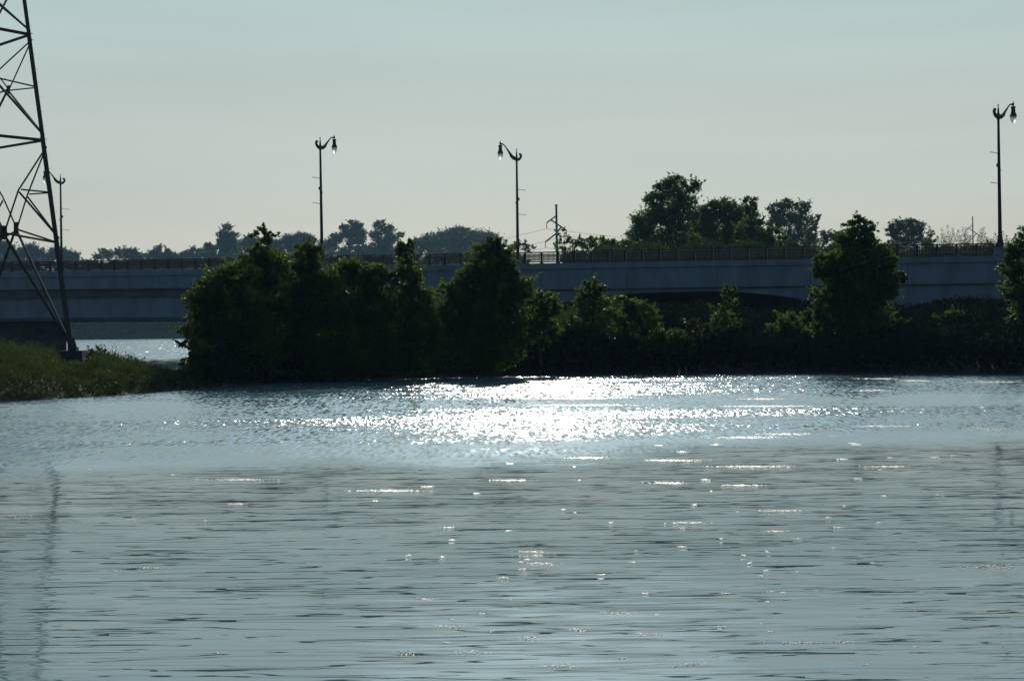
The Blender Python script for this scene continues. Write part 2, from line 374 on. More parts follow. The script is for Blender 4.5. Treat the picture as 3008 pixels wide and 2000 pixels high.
def landz(P):
    d = sdist(P); x, y = P[:, 0], P[:, 1]
    e = (P - b0v) @ bnv; t = (P - b0v) @ buv
    right = np.clip((T_AB + 25 - t) / 40, 0, 1)                       # rises to the right, at the abutment
    z = np.clip(d, -6, 1.2) * .45
    z = z + np.where(d > 1.2, np.minimum(d - 1.2, 20) * (.012 + .103 * right), 0)
    z = z + np.clip(e - 30, 0, 60) * .035 * right * (d > 0) * np.clip(d / 15, 0, 1)
    z = z + (np.sin(x * .9 + y * .4) * .07 + np.sin(x * .31 - y * .53) * .12) * np.clip(d, 0, 1)
    return z
def landmesh():
    xs = np.concatenate([np.arange(-110, 90, 1.0), np.arange(90, 345, 8.0)]); ys = np.concatenate([np.arange(50, 190, 1.0), np.arange(190, 720, 8.0)])
    X, Yy = np.meshgrid(xs, ys); P = np.stack([X.ravel(), Yy.ravel()], 1); z = landz(P)
    nx_, ny_ = len(xs), len(ys); idx = np.arange(nx_ * ny_).reshape(ny_, nx_)
    q = np.stack([idx[:-1, :-1], idx[:-1, 1:], idx[1:, 1:], idx[1:, :-1]], -1).reshape(-1, 4)
    q = q[(z[q] > -2.0).any(1)]
    me = bpy.data.meshes.new('bank'); me.from_pydata(np.column_stack([P, z]).tolist(), [], q.tolist()); me.materials.append(MAT['soil'])
    for p in me.polygons: p.use_smooth = True
    return link('river_bank', me)
bank = landmesh(); bank['kind'] = 'structure'
def zof(x, y): return float(landz(np.array([[x, y]]))[0])

# ------------------------------------------------------------------ far shore hill
def ridge_y(px):     # picture height of the wooded skyline
    K = [(-400, 720), (0, 735), (80, 728), (200, 745), (235, 768), (262, 768), (290, 752), (400, 738), (520, 735), (640, 712), (800, 700), (930, 700), (1100, 712), (1200, 712),
         (1260, 690), (1350, 680), (1450, 690), (1500, 735), (1560, 775), (1700, 800), (2300, 815), (3008, 800), (4200, 790)]
    return float(np.interp(px, [k[0] for k in K], [k[1] for k in K]))
FY = 880.0
def hz(x):
    px = 1504 + x / (FY + 150) * FPX
    return max(1.0, at(px, ridge_y(px) + 62, FY + 150).z)
mb = MB(); xs = np.arange(-700, 900, 20.0); prof = [(0, -.02), (4, .03), (40, .30), (90, .65), (150, 1.0), (260, 1.02), (600, .9)]
vs = []
for x in xs:
    h = hz(x)
    for dy, f in prof: vs.append((x, FY + dy + 12 * math.sin(x * .013), h * f + (0 if f <= .03 else 1.2 * math.sin(x * .11 + dy))))
m = len(prof); fs = [(i * m + j, (i + 1) * m + j, (i + 1) * m + j + 1, i * m + j + 1) for i in range(len(xs) - 1) for j in range(m - 1)]
mb.add(vs, fs); hill = mb.build('hillside', MAT['hill'], smooth=True); hill['kind'] = 'structure'
# the wood that clothes it
C = []
for x in np.arange(-560, 860, 6.5):
    h = hz(x)
    for dy, f in ((6, .06), (28, .22), (55, .42), (85, .62), (118, .82), (150, 1.0)):
        xx = x + rng.uniform(-4, 4); r = rng.uniform(3.6, 6.5); zt = h * f + rng.uniform(4.5, 9)
        if h < 4 and f > .5: continue
        c = np.array([xx, FY + dy + rng.uniform(-8, 8) + 12 * math.sin(x * .013), zt])
        l, _ = clumps(c, np.array([r, r, r * 1.05]), 40, 24, .2, .55); C.append(l)
C = np.concatenate(C); C = C[C[:, 2] > .3]
wood = link('far_woodland', leaf_mesh('far_woodland', C, 1.5, MAT['leafC'], aspect=.8)); tag(wood, 'dense hazy wood covering the far hillside beyond the bridge', 'woodland', kind='stuff')

GF = 'trees standing out of the far ridge'
def far_tree(label, blobs, base, leaf=.85, dens=1.1, Y=FY + 140, hollow=.35, cr=.2, name='deciduous_tree', cat='tree', group=None, **k):
    return tree(name, label, cat, blobs, Y, base, MAT['leafC'], leaf, dens=dens, tr=.5, branches=14, cr=cr, hollow=hollow, per=14, group=group, aspect=.8, **k)
far_tree('tall layered pine rising above the far ridge left of the tallest bush', [(668, 668, 14, 12), (655, 690, 18, 13), (682, 692, 16, 12), (650, 710, 15, 12), (668, 705, 22, 14), (692, 712, 14, 10), (668, 722, 30, 14)], (668, 765), name='pine_tree', group=GF)
far_tree('open crowned tree on the far ridge right of the bush-hidden lamp post', [(1012, 668, 16, 10), (1036, 654, 13, 9), (1050, 665, 16, 12), (1030, 685, 26, 20), (990, 700, 22, 18), (1060, 695, 16, 22)], (1030, 765), group=GF)
far_tree('wide airy tree with see-through crown on the far ridge', [(1115, 662, 20, 13), (1140, 675, 22, 14), (1105, 690, 20, 18), (1150, 700, 20, 16), (1175, 690, 13, 9), (1125, 715, 30, 18)], (1120, 770), dens=.85, group=GF)
far_tree('broad domed tree at the right end of the far ridge', [(1350, 680, 28, 14), (1320, 700, 40, 22), (1400, 698, 45, 18), (1440, 705, 30, 20), (1270, 712, 36, 20), (1350, 720, 110, 26)], (1360, 780), dens=1.3, group=GF)
far_tree('small gnarled tree left of the gap in the far ridge', [(168, 738, 26, 11), (190, 750, 20, 16), (215, 752, 18, 14), (150, 752, 22, 16)], (180, 800), group=GF)
far_tree('rounded tree behind the lattice tower on the far ridge', [(90, 735, 24, 18), (60, 745, 20, 18), (115, 745, 18, 15)], (88, 800), dens=1.3, group=GF)
far_tree('dark tree at the left edge of the picture on the far ridge', [(12, 728, 26, 20), (-20, 735, 30, 24), (25, 745, 20, 16)], (5, 800), dens=1.3, group=GF)
far_tree('ragged tree right of the gap in the far ridge', [(303, 738, 15, 9), (318, 748, 18, 14), (290, 755, 16, 10)], (305, 800), dens=.9, group=GF)
far_tree('bushy tree with a rounded top above the left railing', [(385, 738, 16, 9), (365, 745, 26, 14), (345, 738, 10, 8), (395, 752, 20, 12)], (372, 800), group=GF)
far_tree('narrow ragged tree above the left railing', [(462, 730, 13, 9), (455, 744, 18, 12), (470, 752, 22, 12)], (462, 800), name='pine_tree', group=GF)
far_tree('small pointed tree just right of the narrow ragged tree', [(492, 738, 9, 10), (495, 752, 15, 12)], (494, 800), name='pine_tree', group=GF)
far_tree('flat topped tree on the ridge left of the second lamp post', [(885, 692, 22, 9), (850, 700, 22, 12), (905, 705, 24, 14), (870, 715, 40, 16)], (880, 770), group=GF)
far_tree('leafy tree on the far ridge left of the spiky bush top', [(735, 700, 18, 12), (755, 710, 18, 14), (725, 718, 20, 14)], (738, 770), group=GF)

# ------------------------------------------------------------------ trees behind the bridge on the right
GB = 'trees standing beyond the bridge'
def bt_(label, blobs, base, Y, mat='leafB', leaf=.34, name='deciduous_tree', **k):
    k.setdefault('dens', 1.15); k.setdefault('tr', .3); k.setdefault('branches', 22); k.setdefault('group', GB)
    cx = at(base[0], base[1], Y); z = max(zof(cx.x, Y), .5)
    return tree(name, label, 'tree', blobs, Y, base, MAT[mat], leaf, bz=z, **k)
bt_('tallest tree beyond the bridge, with an airy leaning crown', [(1990, 535, 38, 18), (2035, 550, 24, 18), (1950, 545, 28, 18), (2045, 545, 14, 12), (1975, 580, 50, 30), (1925, 590, 32, 26), (2015, 600, 34, 30), (1945, 630, 50, 30), (1990, 650, 45, 40), (2045, 640, 18, 22), (1900, 655, 45, 40), (1880, 700, 42, 36), (1960, 705, 60, 36), (2020, 710, 40, 30)], (1990, 790), 215, dens=1.25, cr=.2, hollow=.4)
bt_('dense rounded tree right of the tallest tree', [(2120, 600, 40, 18), (2090, 620, 40, 28), (2150, 625, 40, 28), (2060, 650, 30, 38), (2040, 690, 30, 40), (2170, 650, 30, 36), (2110, 670, 60, 42), (2080, 720, 50, 30), (2150, 710, 40, 36)], (2110, 790), 225, dens=1.3)
bt_('dark narrow tree with a tufted top between two rounder trees', [(2205, 590, 22, 12), (2200, 612, 24, 20), (2215, 640, 26, 28), (2190, 680, 34, 34), (2230, 695, 30, 34)], (2205, 790), 205, dens=1.25)
bt_('broad dark tree filling the space behind the two middle trees', [(2165, 655, 40, 26), (2180, 690, 60, 36), (2060, 700, 40, 34), (2140, 725, 90, 30), (2245, 715, 34, 28)], (2165, 790), 245, dens=1.2)
bt_('low leafy tree right of the dark narrow tree', [(2270, 680, 24, 14), (2240, 700, 34, 20), (2285, 710, 30, 24), (2250, 730, 50, 22)], (2262, 790), 200)
bt_('hazy tall poplar with gaps in its crown', [(2320, 600, 30, 14), (2280, 615, 26, 18), (2360, 610, 22, 20), (2310, 640, 40, 28), (2360, 650, 26, 24), (2280, 660, 26, 28), (2330, 690, 30, 26), (2370, 700, 20, 26), (2300, 725, 50, 20)], (2320, 790), 420, 'leafC', .55, dens=1.25, cr=.2, hollow=.4)
bt_('slim hazy tree right of the tall poplar', [(2395, 640, 15, 10), (2390, 660, 15, 18), (2385, 690, 18, 22), (2380, 720, 24, 20)], (2388, 790), 400, 'leafC', .5, dens=.95)
bt_('low hazy tree between the poplar and the foreground tree', [(2425, 685, 18, 10), (2455, 688, 22, 12), (2440, 710, 40, 22), (2480, 700, 26, 24)], (2445, 790), 380, 'leafC', .5, dens=.85)
bt_('round topped hazy tree right of the tall foreground tree', [(2660, 655, 30, 10), (2635, 665, 24, 18), (2690, 665, 24, 18), (2620, 685, 20, 20), (2665, 685, 45, 26), (2640, 715, 30, 20), (2700, 710, 22, 24)], (2662, 790), 430, 'leafC', .6, dens=1.2, cr=.18)
bt_('small loose tree left of the feathery thicket', [(2735, 685, 14, 12), (2730, 708, 22, 16)], (2735, 790), 380, 'leafC', .45, dens=.7)
bt_('shrubby green tree left of the bigger trees beyond the bridge', [(1730, 702, 22, 8), (1765, 705, 26, 9), (1700, 715, 24, 14), (1750, 722, 50, 18), (1810, 715, 28, 14), (1790, 730, 40, 16)], (1755, 790), 210, dens=.95, leaf=.3)
bt_('bushy tree in front of the foot of the tallest tree', [(1845, 720, 24, 18), (1835, 738, 26, 16)], (1842, 790), 200, leaf=.3)
bt_('spindly open sapling right of the tall power pole', [(1650, 682, 14, 14), (1662, 705, 20, 16), (1638, 712, 22, 10), (1675, 722, 22, 16), (1645, 735, 26, 12)], (1652, 790), 215, dens=.42, leaf=.3, hollow=.2)
bt_('hazy twiggy bush beyond the lamp post left of the power pole', [(1535, 712, 22, 8), (1520, 725, 34, 14), (1555, 728, 16, 14)], (1530, 790), 330, 'leafC', .35, dens=.55, name='bush')
C = []
for px in np.arange(1660, 3060, 6.0):
    Yb = 188 + rng.uniform(-6, 8); top = np.interp(px, [1660, 1800, 1860, 2240, 2300, 2500, 2600, 3060], [752, 746, 736, 732, 738, 742, 745, 738]) + rng.uniform(-12, 10) + 9 * math.sin(px * .045) + 6 * math.sin(px * .11)
    for yy_ in np.arange(top, 850, 14):
        p = at(px, yy_, Yb); l, _ = clumps(np.array(p), np.array([.6, 1.4, .5]), 8, 22, .3, .2); C.append(l)
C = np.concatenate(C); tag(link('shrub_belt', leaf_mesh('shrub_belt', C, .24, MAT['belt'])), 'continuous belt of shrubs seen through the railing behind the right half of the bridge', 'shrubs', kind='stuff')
def feather(label, stems, Y, base):
    ex = []
    for (x, y0) in stems:
        for j in range(420):
            f = rng.uniform(0, 1) ** .75; y = y0 + (772 - y0) * f; w = 3 + 15 * f
            ex.append(at(x + rng.normal() * w * .6 + (f - .5) * 2, y, Y + rng.normal() * 1.2))
    cx = at(base[0], base[1], Y)
    return tree('feathery_bush', label, 'bush', [(base[0], 745, 36, 16)], Y, base, MAT['leafC'], .34, dens=.8, group='feathery bushes beyond the right railing', bz=max(.5, zof(cx.x, Y)), tr=.1, branches=8, extra=np.array([tuple(e) for e in ex]), up=.8, aspect=.4)
feather('feathery upright bush right of the round topped hazy tree', [(2768, 668), (2785, 660), (2800, 668), (2755, 690), (2775, 685), (2792, 690), (2815, 672)], 400, (2785, 790))
feather('feathery bush just left of the thin power pole', [(2830, 665), (2840, 668), (2850, 690), (2822, 690), (2836, 680)], 405, (2838, 790))
feather('feathery bush just right of the thin power pole', [(2883, 668), (2890, 665), (2900, 695), (2875, 690), (2908, 700)], 398, (2890, 790))
feather('feathery bush behind the nearest lamp post', [(2925, 682), (2945, 678), (2958, 690), (2935, 690), (2965, 705), (2915, 700)], 402, (2942, 790))

# ------------------------------------------------------------------ bridge
br = empty('road_bridge', B((TL + TR) / 2, 14, 0), 'long pale concrete road bridge crossing the river behind the bushes', 'bridge')
O = br.location.copy()
WID = 30.0
def strip(mb, t0, t1, offs, z0f, z1f, n=30):
    """a bar between t0..t1 from off[0] to off[1], bottom z0f(t) to top z1f(t)"""
    o0, o1 = offs; ts = [t0 + (t1 - t0) * i / n for i in range(n + 1)]
    vs = []
    for t in ts: vs += [B(t, o0, z0f(t)), B(t, o1, z0f(t)), B(t, o1, z1f(t)), B(t, o0, z1f(t))]
    fs = []
    for i in range(n):
        a = i * 4; b = a + 4
        fs += [(a + k, b + k, b + (k + 1) % 4, a + (k + 1) % 4) for k in range(4)]
    fs += [(3, 2, 1, 0), (n * 4, n * 4 + 1, n * 4 + 2, n * 4 + 3)]
    mb.add(vs, fs)
K = lambda f, d: (lambda t: f(t) + d)
def part(name, mat, fn, label=None):
    mb = MB(O); fn(mb); o = mb.build(name, MAT[mat], br)
    if label: o['label'] = label
    return o
part('cornice', 'concrete', lambda m: (strip(m, TR, TL, (-.14, .5), Zcor, Zdeck), strip(m, TR, TL, (WID - .5, WID + .14), Zcor, Zdeck)))
part('fascia', 'concrete', lambda m: (strip(m, TR, T_AB, (0, .45), Zfas, K(Zcor, -.003)), strip(m, T_AB, TL, (0, .45), Zmid, K(Zcor, -.003)), strip(m, TR, TL, (WID - .45, WID), Zfas, K(Zcor, -.003))))
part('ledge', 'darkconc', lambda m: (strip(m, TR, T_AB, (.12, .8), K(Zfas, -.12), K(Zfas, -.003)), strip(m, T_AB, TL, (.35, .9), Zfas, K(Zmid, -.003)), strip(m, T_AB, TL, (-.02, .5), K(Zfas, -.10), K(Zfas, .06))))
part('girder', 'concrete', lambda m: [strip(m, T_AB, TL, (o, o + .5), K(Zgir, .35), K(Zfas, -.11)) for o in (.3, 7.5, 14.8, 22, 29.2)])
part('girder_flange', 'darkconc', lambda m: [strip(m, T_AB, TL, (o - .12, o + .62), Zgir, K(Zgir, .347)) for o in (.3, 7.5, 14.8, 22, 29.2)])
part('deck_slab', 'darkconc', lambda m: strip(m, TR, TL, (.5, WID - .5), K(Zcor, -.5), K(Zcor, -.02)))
part('sidewalk', 'concrete', lambda m: (strip(m, TR, TL, (.5, 3.2), K(Zcor, -.02), K(Zdeck, -.1)), strip(m, TR, TL, (WID - 3.2, WID - .5), K(Zcor, -.02), K(Zdeck, -.1))))
part('road_surface', 'asphalt', lambda m: strip(m, TR, TL, (3.2, WID - 3.2), K(Zcor, -.02), K(Zdeck, -.26)))
# pier under the river span
tp0, tp1 = bt(-500), bt(176)
def pier(m):           # the piers stand askew, in line with the river
    dv = Vector((-.31, .95, 0)) * 25; a, b = B(tp0, 1.0), B(tp1, 1.0); top = lambda t: Zgir(t) - .003
    m.hexa([p + Vector((0, 0, z)) for z_ in (0, 1) for p, z in ((a, top(tp0) if z_ else -2.5), (b, top(tp1) if z_ else -2.5), (b + dv, top(tp1) if z_ else -2.5), (a + dv, top(tp0) if z_ else -2.5))])
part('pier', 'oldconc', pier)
# abutment wall with the low arch
ta0, ta1 = bt(2368), bt(1628)
def arch(t):
    s = (t - ta0) / (ta1 - ta0) * 2 - 1
    if abs(s) >= 1: return -1.5
    zc = at(1990, 857, B(bt(1990)).y).z
    return max(-1.5, zc - .95 * abs(s) ** 2.6 - (5.5 * ((abs(s) - .965) / .035) if abs(s) > .965 else 0))
def wall(m):
    for off, th in ((.22, 1.0), (WID - 1.2, .98)):
        ts = np.unique(np.concatenate([np.arange(TR, T_AB, .8), [T_AB], np.linspace(ta0 - .01, ta1 + .01, 90)]))
        for a, b in zip(ts[:-1], ts[1:]):
            za, zb = (arch(a), arch(b)) if off < 1 else (-1.5, -1.5)
            top = lambda t: Zfas(t) - .123
            m.hexa([B(a, off, za), B(a, off + th, za), B(b, off + th, zb), B(b, off, zb), B(a, off, top(a)), B(a, off + th, top(a)), B(b, off + th, top(b)), B(b, off, top(b))])
    m.add([B(T_AB - .01, .22, -2), B(T_AB - .01, WID - .3, -2), B(T_AB - .01, WID - .3, Zfas(T_AB) - .2), B(T_AB - .01, .22, Zfas(T_AB) - .2)], [(0, 1, 2, 3)])
part('abutment_wall', 'concrete', wall)
def soffit(m):
    ts = np.linspace(ta0 + .02, ta1 - .02, 60); vs = []
    for t in ts: vs += [B(t, 1.2, arch(t) + .02), B(t, WID - 1.2, arch(t) + .02), B(t, WID - 1.2, arch(t) + .4), B(t, 1.2, arch(t) + .4)]
    m.add(vs, [(i * 4 + k, i * 4 + 4 + k, i * 4 + 4 + (k + 1) % 4, i * 4 + (k + 1) % 4) for i in range(59) for k in range(4)])
tj = TR + 3
while tj < TL:
    def joints(m, t=tj):
        zb = Zfas(t) + .02 if t < T_AB else Zmid(t) + .02
        m.box(B(t, -.004, (zb + Zcor(t)) / 2 - .01), (.05, .012, Zcor(t) - zb - .06), (BU, BN, Vector((0, 0, 1))))
        if t < T_AB and not (ta0 - 1 < t < ta1 + 1): m.box(B(t, .214, Zfas(t) / 2 + 1.2), (.05, .014, 2 * (Zfas(t) / 2 - 1.5)), (BU, BN, Vector((0, 0, 1))))
    part('expansion_joint', 'darkconc', joints); tj += 8.2
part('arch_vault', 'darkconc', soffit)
# lamp pedestals

# railings
def railing(off, label, px_ped=()):
    t0, t1 = TR + 5, bt(-150) if off < 5 else bt(-150) + 0
    root = empty('bridge_railing', B(0, off, Zdeck(0)), label, 'railing', 'railings along the two bridge edges')
    o = root.location.copy(); h = 1.07
    Zb = K(Zdeck, 0)
    for nm, a, b, w in (('top_rail', .99, 1.07, .12), ('middle_rail', .75, .82, .07), ('bottom_rail', .10, .18, .08)):
        mb = MB(o); strip(mb, t0, t1, (off - w / 2, off + w / 2), K(Zb, a), K(Zb, b), 60); mb.build(nm, MAT['rail'], root)
    mb = MB(); mb.box((0, 0, .5), (.20, .16, 1.0), (BU, BN, Vector((0, 0, 1)))); mb.box((0, 0, .03), (.3, .26, .06), (BU, BN, Vector((0, 0, 1))))
    pm = mb.build('post', MAT['rail'], root); me = pm.data; first = True
    # one panel of turned balusters
    pb = MB(); nb = 11
    for k in range(nb):
        c = BU * (.075 + (k + 1) * 1.45 / (nb + 1))
        pb.tube([c + Vector((0, 0, .155)), c + Vector((0, 0, .30)), c + Vector((0, 0, .36)), c + Vector((0, 0, .42)), c + Vector((0, 0, .60)), c + Vector((0, 0, .66)), c + Vector((0, 0, .765))],
                [.034, .034, .06, .042, .042, .06, .034], 6, cap=False)
        pb.tube([c + Vector((0, 0, .80)), c + Vector((0, 0, .99))], .032, 5, cap=False)
        # feet carrying the bottom rail
    pnl = pb.build('baluster_panel', MAT['rail'], root); pme = pnl.data
    t = t0; n_ = 0
    while t < t1 and n_ < 98:
        for ob, m_, nm in ((pm, me, 'post'), (pnl, pme, 'baluster_panel')):
            if n_ == 0: q = ob
            else: q = ob.copy(); S.collection.objects.link(q); q.parent = root
            q.location = B(t, off, Zdeck(t)) - o
        t += 1.6; n_ += 1
    return root
railing(.1, 'dark iron railing of close balusters along the near edge of the bridge')
railing(WID - .1, 'dark iron railing on the far edge of the bridge, mostly hidden behind the deck')

# street lamps
def lamp_proto(label):
    root = empty('street_lamp', (0, 0, 0), label, 'street lamp', 'ornate street lamps along the bridge')
    H = 11.5
    mb = MB(); mb.lathe((0, 0, 0), [(.34, 0), (.34, .12), (.30, .2), (.27, .55), (.20, .95), (.17, 1.25), (.19, 1.3), (.17, 1.36), (.17, 1.6), (.105, H - .1), (.15, H - .02), (.15, H + .06), (.10, H + .12), (.13, H + .4), (.09, H + .62), (.07, H + .95), (.04, H + 1.0), (.035, H + 1.18), (.065, H + 1.24), (.06, H + 1.30), (.0, H + 1.34)], 14)
    mb.build('pole', MAT['lamp'], root, smooth=True)
    X = Vector((0, 1, 0)); Z = Vector((0, 0, 1))         # arm along +Y of the lamp
    mb = MB()
    P = [(0, .2), (.5, .25), (.95, .42), (1.3, .72), (1.95, 1.22), (2.35, 1.5), (2.75, 1.6), (3.1, 1.55)]
    mb.tube([X * a + Z * (H + b) for a, b in P], [.16, .21, .18, .12, .07, .06, .08, .1], 10)
    mb.build('arm', MAT['lamp'], root, smooth=True)
    mb = MB(); P = [(0, .15), (-.4, .2), (-.75, .4), (-.86, .62), (-.76, .82), (-.58, .82), (-.52, .68)]
    mb.tube([X * a + Z * (H + b) for a, b in P], [.16, .16, .14, .13, .11, .09, .06], 10)
    mb.build('scroll', MAT['lamp'], root, smooth=True)
    c = X * 3.1
    mb = MB(); mb.lathe(c + Z * (H + .55), [(.31, 0), (.35, .02), (.31, .06), (.19, .38), (.18, .72), (.24, .82), (.24, .86), (.05, .88), (.05, .96), (.09, 1.0), (.11, 1.08), (.07, 1.18), (.035, 1.28), (.0, 1.42)], 18)
    hd = mb.build('lantern', MAT['lamp'], root, smooth=True)
    mb = MB(); mb.lathe(c + Z * (H - .10), [(.0, 0), (.10, .03), (.2, .18), (.27, .40), (.29, .65)], 18)
    mb.build('glass_globe', MAT['glass'], hd, smooth=True)
    for z in (8.4, 5.7):
        mb = MB(); mb.tube([Z * z, -X * 1.55 + Z * (z + .02)], .028, 6); mb.lathe(-X * 1.6 + Z * (z - .05), [(0, 0), (.06, .03), (.06, .08), (0, .11)], 8)
        mb.build('banner_arm', MAT['lamp'], root, smooth=True)
    mb = MB(); mb.box(-X * .22 + Z * 7.35, (.2, .22, .3)); mb.build('outlet_box', MAT['lamp'], root)
    mb = MB(); mb.tube([Z * 6.8, X * .25 + Z * 6.85, X * .36 + Z * 7.0], .035, 6); mb.build('hook', MAT['lamp'], root)
    return root
def copy_tree(o, parent=None):
    c = o.copy(); S.collection.objects.link(c)
    if parent is not None: c.parent = parent
    for ch in list(o.children): copy_tree(ch, c)
    return c
LP = [(2938, 727, 285, 'near', 22, 'nearest and tallest street lamp, at the right end of the bridge, lantern on the right'),
      (946, 758, 385, 'near', 2, 'street lamp rising behind the tallest bush, lantern on the right'),
      (1521, 741, 420, 'far', 14, 'street lamp left of the power pole, lantern on the left'),
      (181, 772, 497, 'far', 0, 'smallest and most distant street lamp, beside the lattice tower leg')]
proto = None
for px, yb, yt, side, turn, lab in LP:
    if proto is None: o = proto = lamp_proto(lab)
    else: o = copy_tree(proto)
    off = .55 if side == 'near' else WID - .55
    d = ray(px, yb); q = d.x / d.y; P0 = B(0, off); t = (q * P0.y - P0.x) / (BU.x - q * BU.y); p = B(t, off)
    zb = at(px, yb, p.y).z; zt = at(px, yt, p.y).z
    base_z = max(Zdeck(t) + .05, zb) if side == 'near' and px > 2000 else Zdeck(t) + .95
    o.location = (p.x, p.y, base_z); s = (zt - base_z) / 13.47
    print('lamp', px, 't', round(t, 1), 'Y', round(p.y, 1), 'scale', round(s, 3))
    ang = math.atan2(-BN.x, BN.y) - R_(turn) + (0 if side == 'near' else math.pi)
    o.rotation_euler = (0, R_(-.35), ang) if side == 'near' else (0, R_(.1), ang)
    o.scale = (s, s, s); o['label'] = lab
    mb = MB(O); h0 = Zcor(t) - .05; mb.box(B(t, off - .12, (h0 + base_z - .003) / 2), (1.05 if side == 'near' else .8, .9, base_z - .003 - h0), (BU, BN, Vector((0, 0, 1))))
    mb.box(B(t, off - .12, base_z - .08), (1.2 if side == 'near' else .95, 1.05, .1), (BU, BN, Vector((0, 0, 1))))
    mb.build('lamp_pedestal', MAT['concrete'], br)

# ------------------------------------------------------------------ power poles and lines
def power_pole(px, ytop, Y, label, w=1.0):
    k = Y / FPX; top = at(px, ytop, Y); bx = at(px + 4, ytop + 200, Y).x; gz = max(.5, zof(bx, Y))
    root = empty('power_pole', (bx, Y, gz), label, 'power pole', 'power poles with zigzag arms beyond the bridge'); o = root.location.copy()
    b = Vector((bx, Y, gz - .5))
    mb = MB(o); mb.tube([b, b.lerp(top, .5), top], [.32 * w, .26 * w, .2 * w], 10); mb.box(top, (.5 * w, .5 * w, .25 * w)); mb.build('pole', MAT['wood'], root, smooth=False)
    u = k; tips = []
    def pt(dx, dy): return at(px + dx, ytop + dy, Y)
    segs = [[(0, 31), (-28, 52)], [(-16, 43), (30, 74)], [(0, 83), (16, 62)], [(0, 83), (-32, 108)]]
    sc = w
    for s_ in segs:
        mb = MB(o); mb.tube([pt(a * sc, b_ * sc) for a, b_ in s_], .15 * w, 6); mb.build('arm', MAT['wood'], root)
    for (a, b_) in ((-28, 52), (30, 74), (-32, 108)):
        mb = MB(o); p0 = pt(a * sc, b_ * sc); p1 = p0 - Vector((0, 0, 17 * k * sc))
        mb.tube([p0, p1], .07 * w, 6); mb.build('insulator', MAT['wood'], root); tips.append(p1)
    return root, tips
pp1, tips1 = power_pole(1634, 603, 300, 'tall power pole with zigzag arms, right of the middle street lamp')
pp2, tips2 = power_pole(2857, 638, 430, 'thin distant power pole with zigzag arms, left of the nearest street lamp', .75)
def wire(a, b, sag, label):
    mb = MB(a); mb.tube([a.lerp(b, t) - Vector((0, 0, sag * 4 * t * (1 - t))) for t in [i / 24 for i in range(25)]], .028, 4, cap=False)
    tag(mb.build('power_line', MAT['wire'], loc=a), label, 'power line', 'overhead wires strung from the power poles')
nm = ['topmost', 'middle', 'lowest']
for i in range(3):
    wire(tips1[i], Vector((-110 + i * 2, 420, tips1[i].z - 3 - i)), 4.5, f'{nm[i]} thin wire running left from the tall power pole')
    wire(tips1[i], tips2[i], 3.5, f'{nm[i]} thin wire strung right from the tall power pole to the thin one')

# ------------------------------------------------------------------ lattice tower
TD = 108.0
def leg(bx, tx, dep):         # straight leg through two picture points at depth dep
    a = at(bx, 1030, dep); b = at(tx, 0, dep); return a, b
Rb, Rt = leg(215, 76, TD)
P1b, P1t = leg(-152, -170, TD * .945); P2b, P2t = leg(-72, -50, TD * 1.055)
zB, zT = Rb.z, Rt.z
def lerpz(a, b, z): return a.lerp(b, (z - a.z) / (b.z - a.z))
cenB = (lerpz(P1b, P1t, zB) + lerpz(P2b, P2t, zB)) / 2; cenT = (lerpz(P1b, P1t, zT) + lerpz(P2b, P2t, zT)) / 2
def R3(z): return lerpz(Rb, Rt, z)
def P13(z): return lerpz(P1b, P1t, z)
def P23(z): return lerpz(P2b, P2t, z)
def L3(z): return P13(z) + P23(z) - R3(z)
tw = empty('transmission_tower', (cenB.x, cenB.y, zB), 'dark steel lattice transmission tower with its right leg on a concrete block', 'pylon')
TO = tw.location.copy(); zTop = zT + 9
def zpx(y): return at(170, y, TD).z
def bar(mb, a, b, w):         # angle-iron member: two thin plates
    w *= .85; a, b = Vector(a), Vector(b); t = (b - a).normalized(); s = t.cross(Vector((.2, 1, .1))).normalized(); r_ = s.cross(t)
    for c, d in ((s, r_),):
        mb.hexa([a, a + c * w, a + c * w + d * w * .12, a + d * w * .12, b, b + c * w, b + c * w + d * w * .12, b + d * w * .12])
        mb.hexa([a + d * w * .125, a + c * w * .12 + d * w * .125, a + c * w * .12 + d * w, a + d * w, b + d * w * .125, b + c * w * .12 + d * w * .125, b + c * w * .12 + d * w, b + d * w])
for f in (R3, P13, P23, L3):
    mb = MB(TO)
    for a, b, w in ((zB - .1, zpx(717), .36), (zpx(717), zpx(403), .32), (zpx(403), zpx(95), .29), (zpx(95), zTop, .26)):
        p, q = f(a), f(b); c = (cenB - p); c.z = 0; c.normalize()
        s = Vector((-c.y, c.x, 0)); 
        d1 = (c + s).normalized(); d2 = (c - s).normalized()
        for d in (d1, d2):
            e = Vector((0, 0, 1)).cross(d) * .03
            mb.hexa([p - e, p + d * w - e, p + d * w + e, p + e, q - e, q + d * w - e, q + d * w + e, q + e])
    mb.build('leg', MAT['steel'], tw)
    p = f(zB); mb = MB(TO); mb.box(p + Vector((0, 0, .12)), (.62, .62, .24)); mb.tube([p + Vector((0, 0, .2)), f(zB + .9)], [.28, .2], 8)
    mb.build('foot', MAT['steel'], tw)
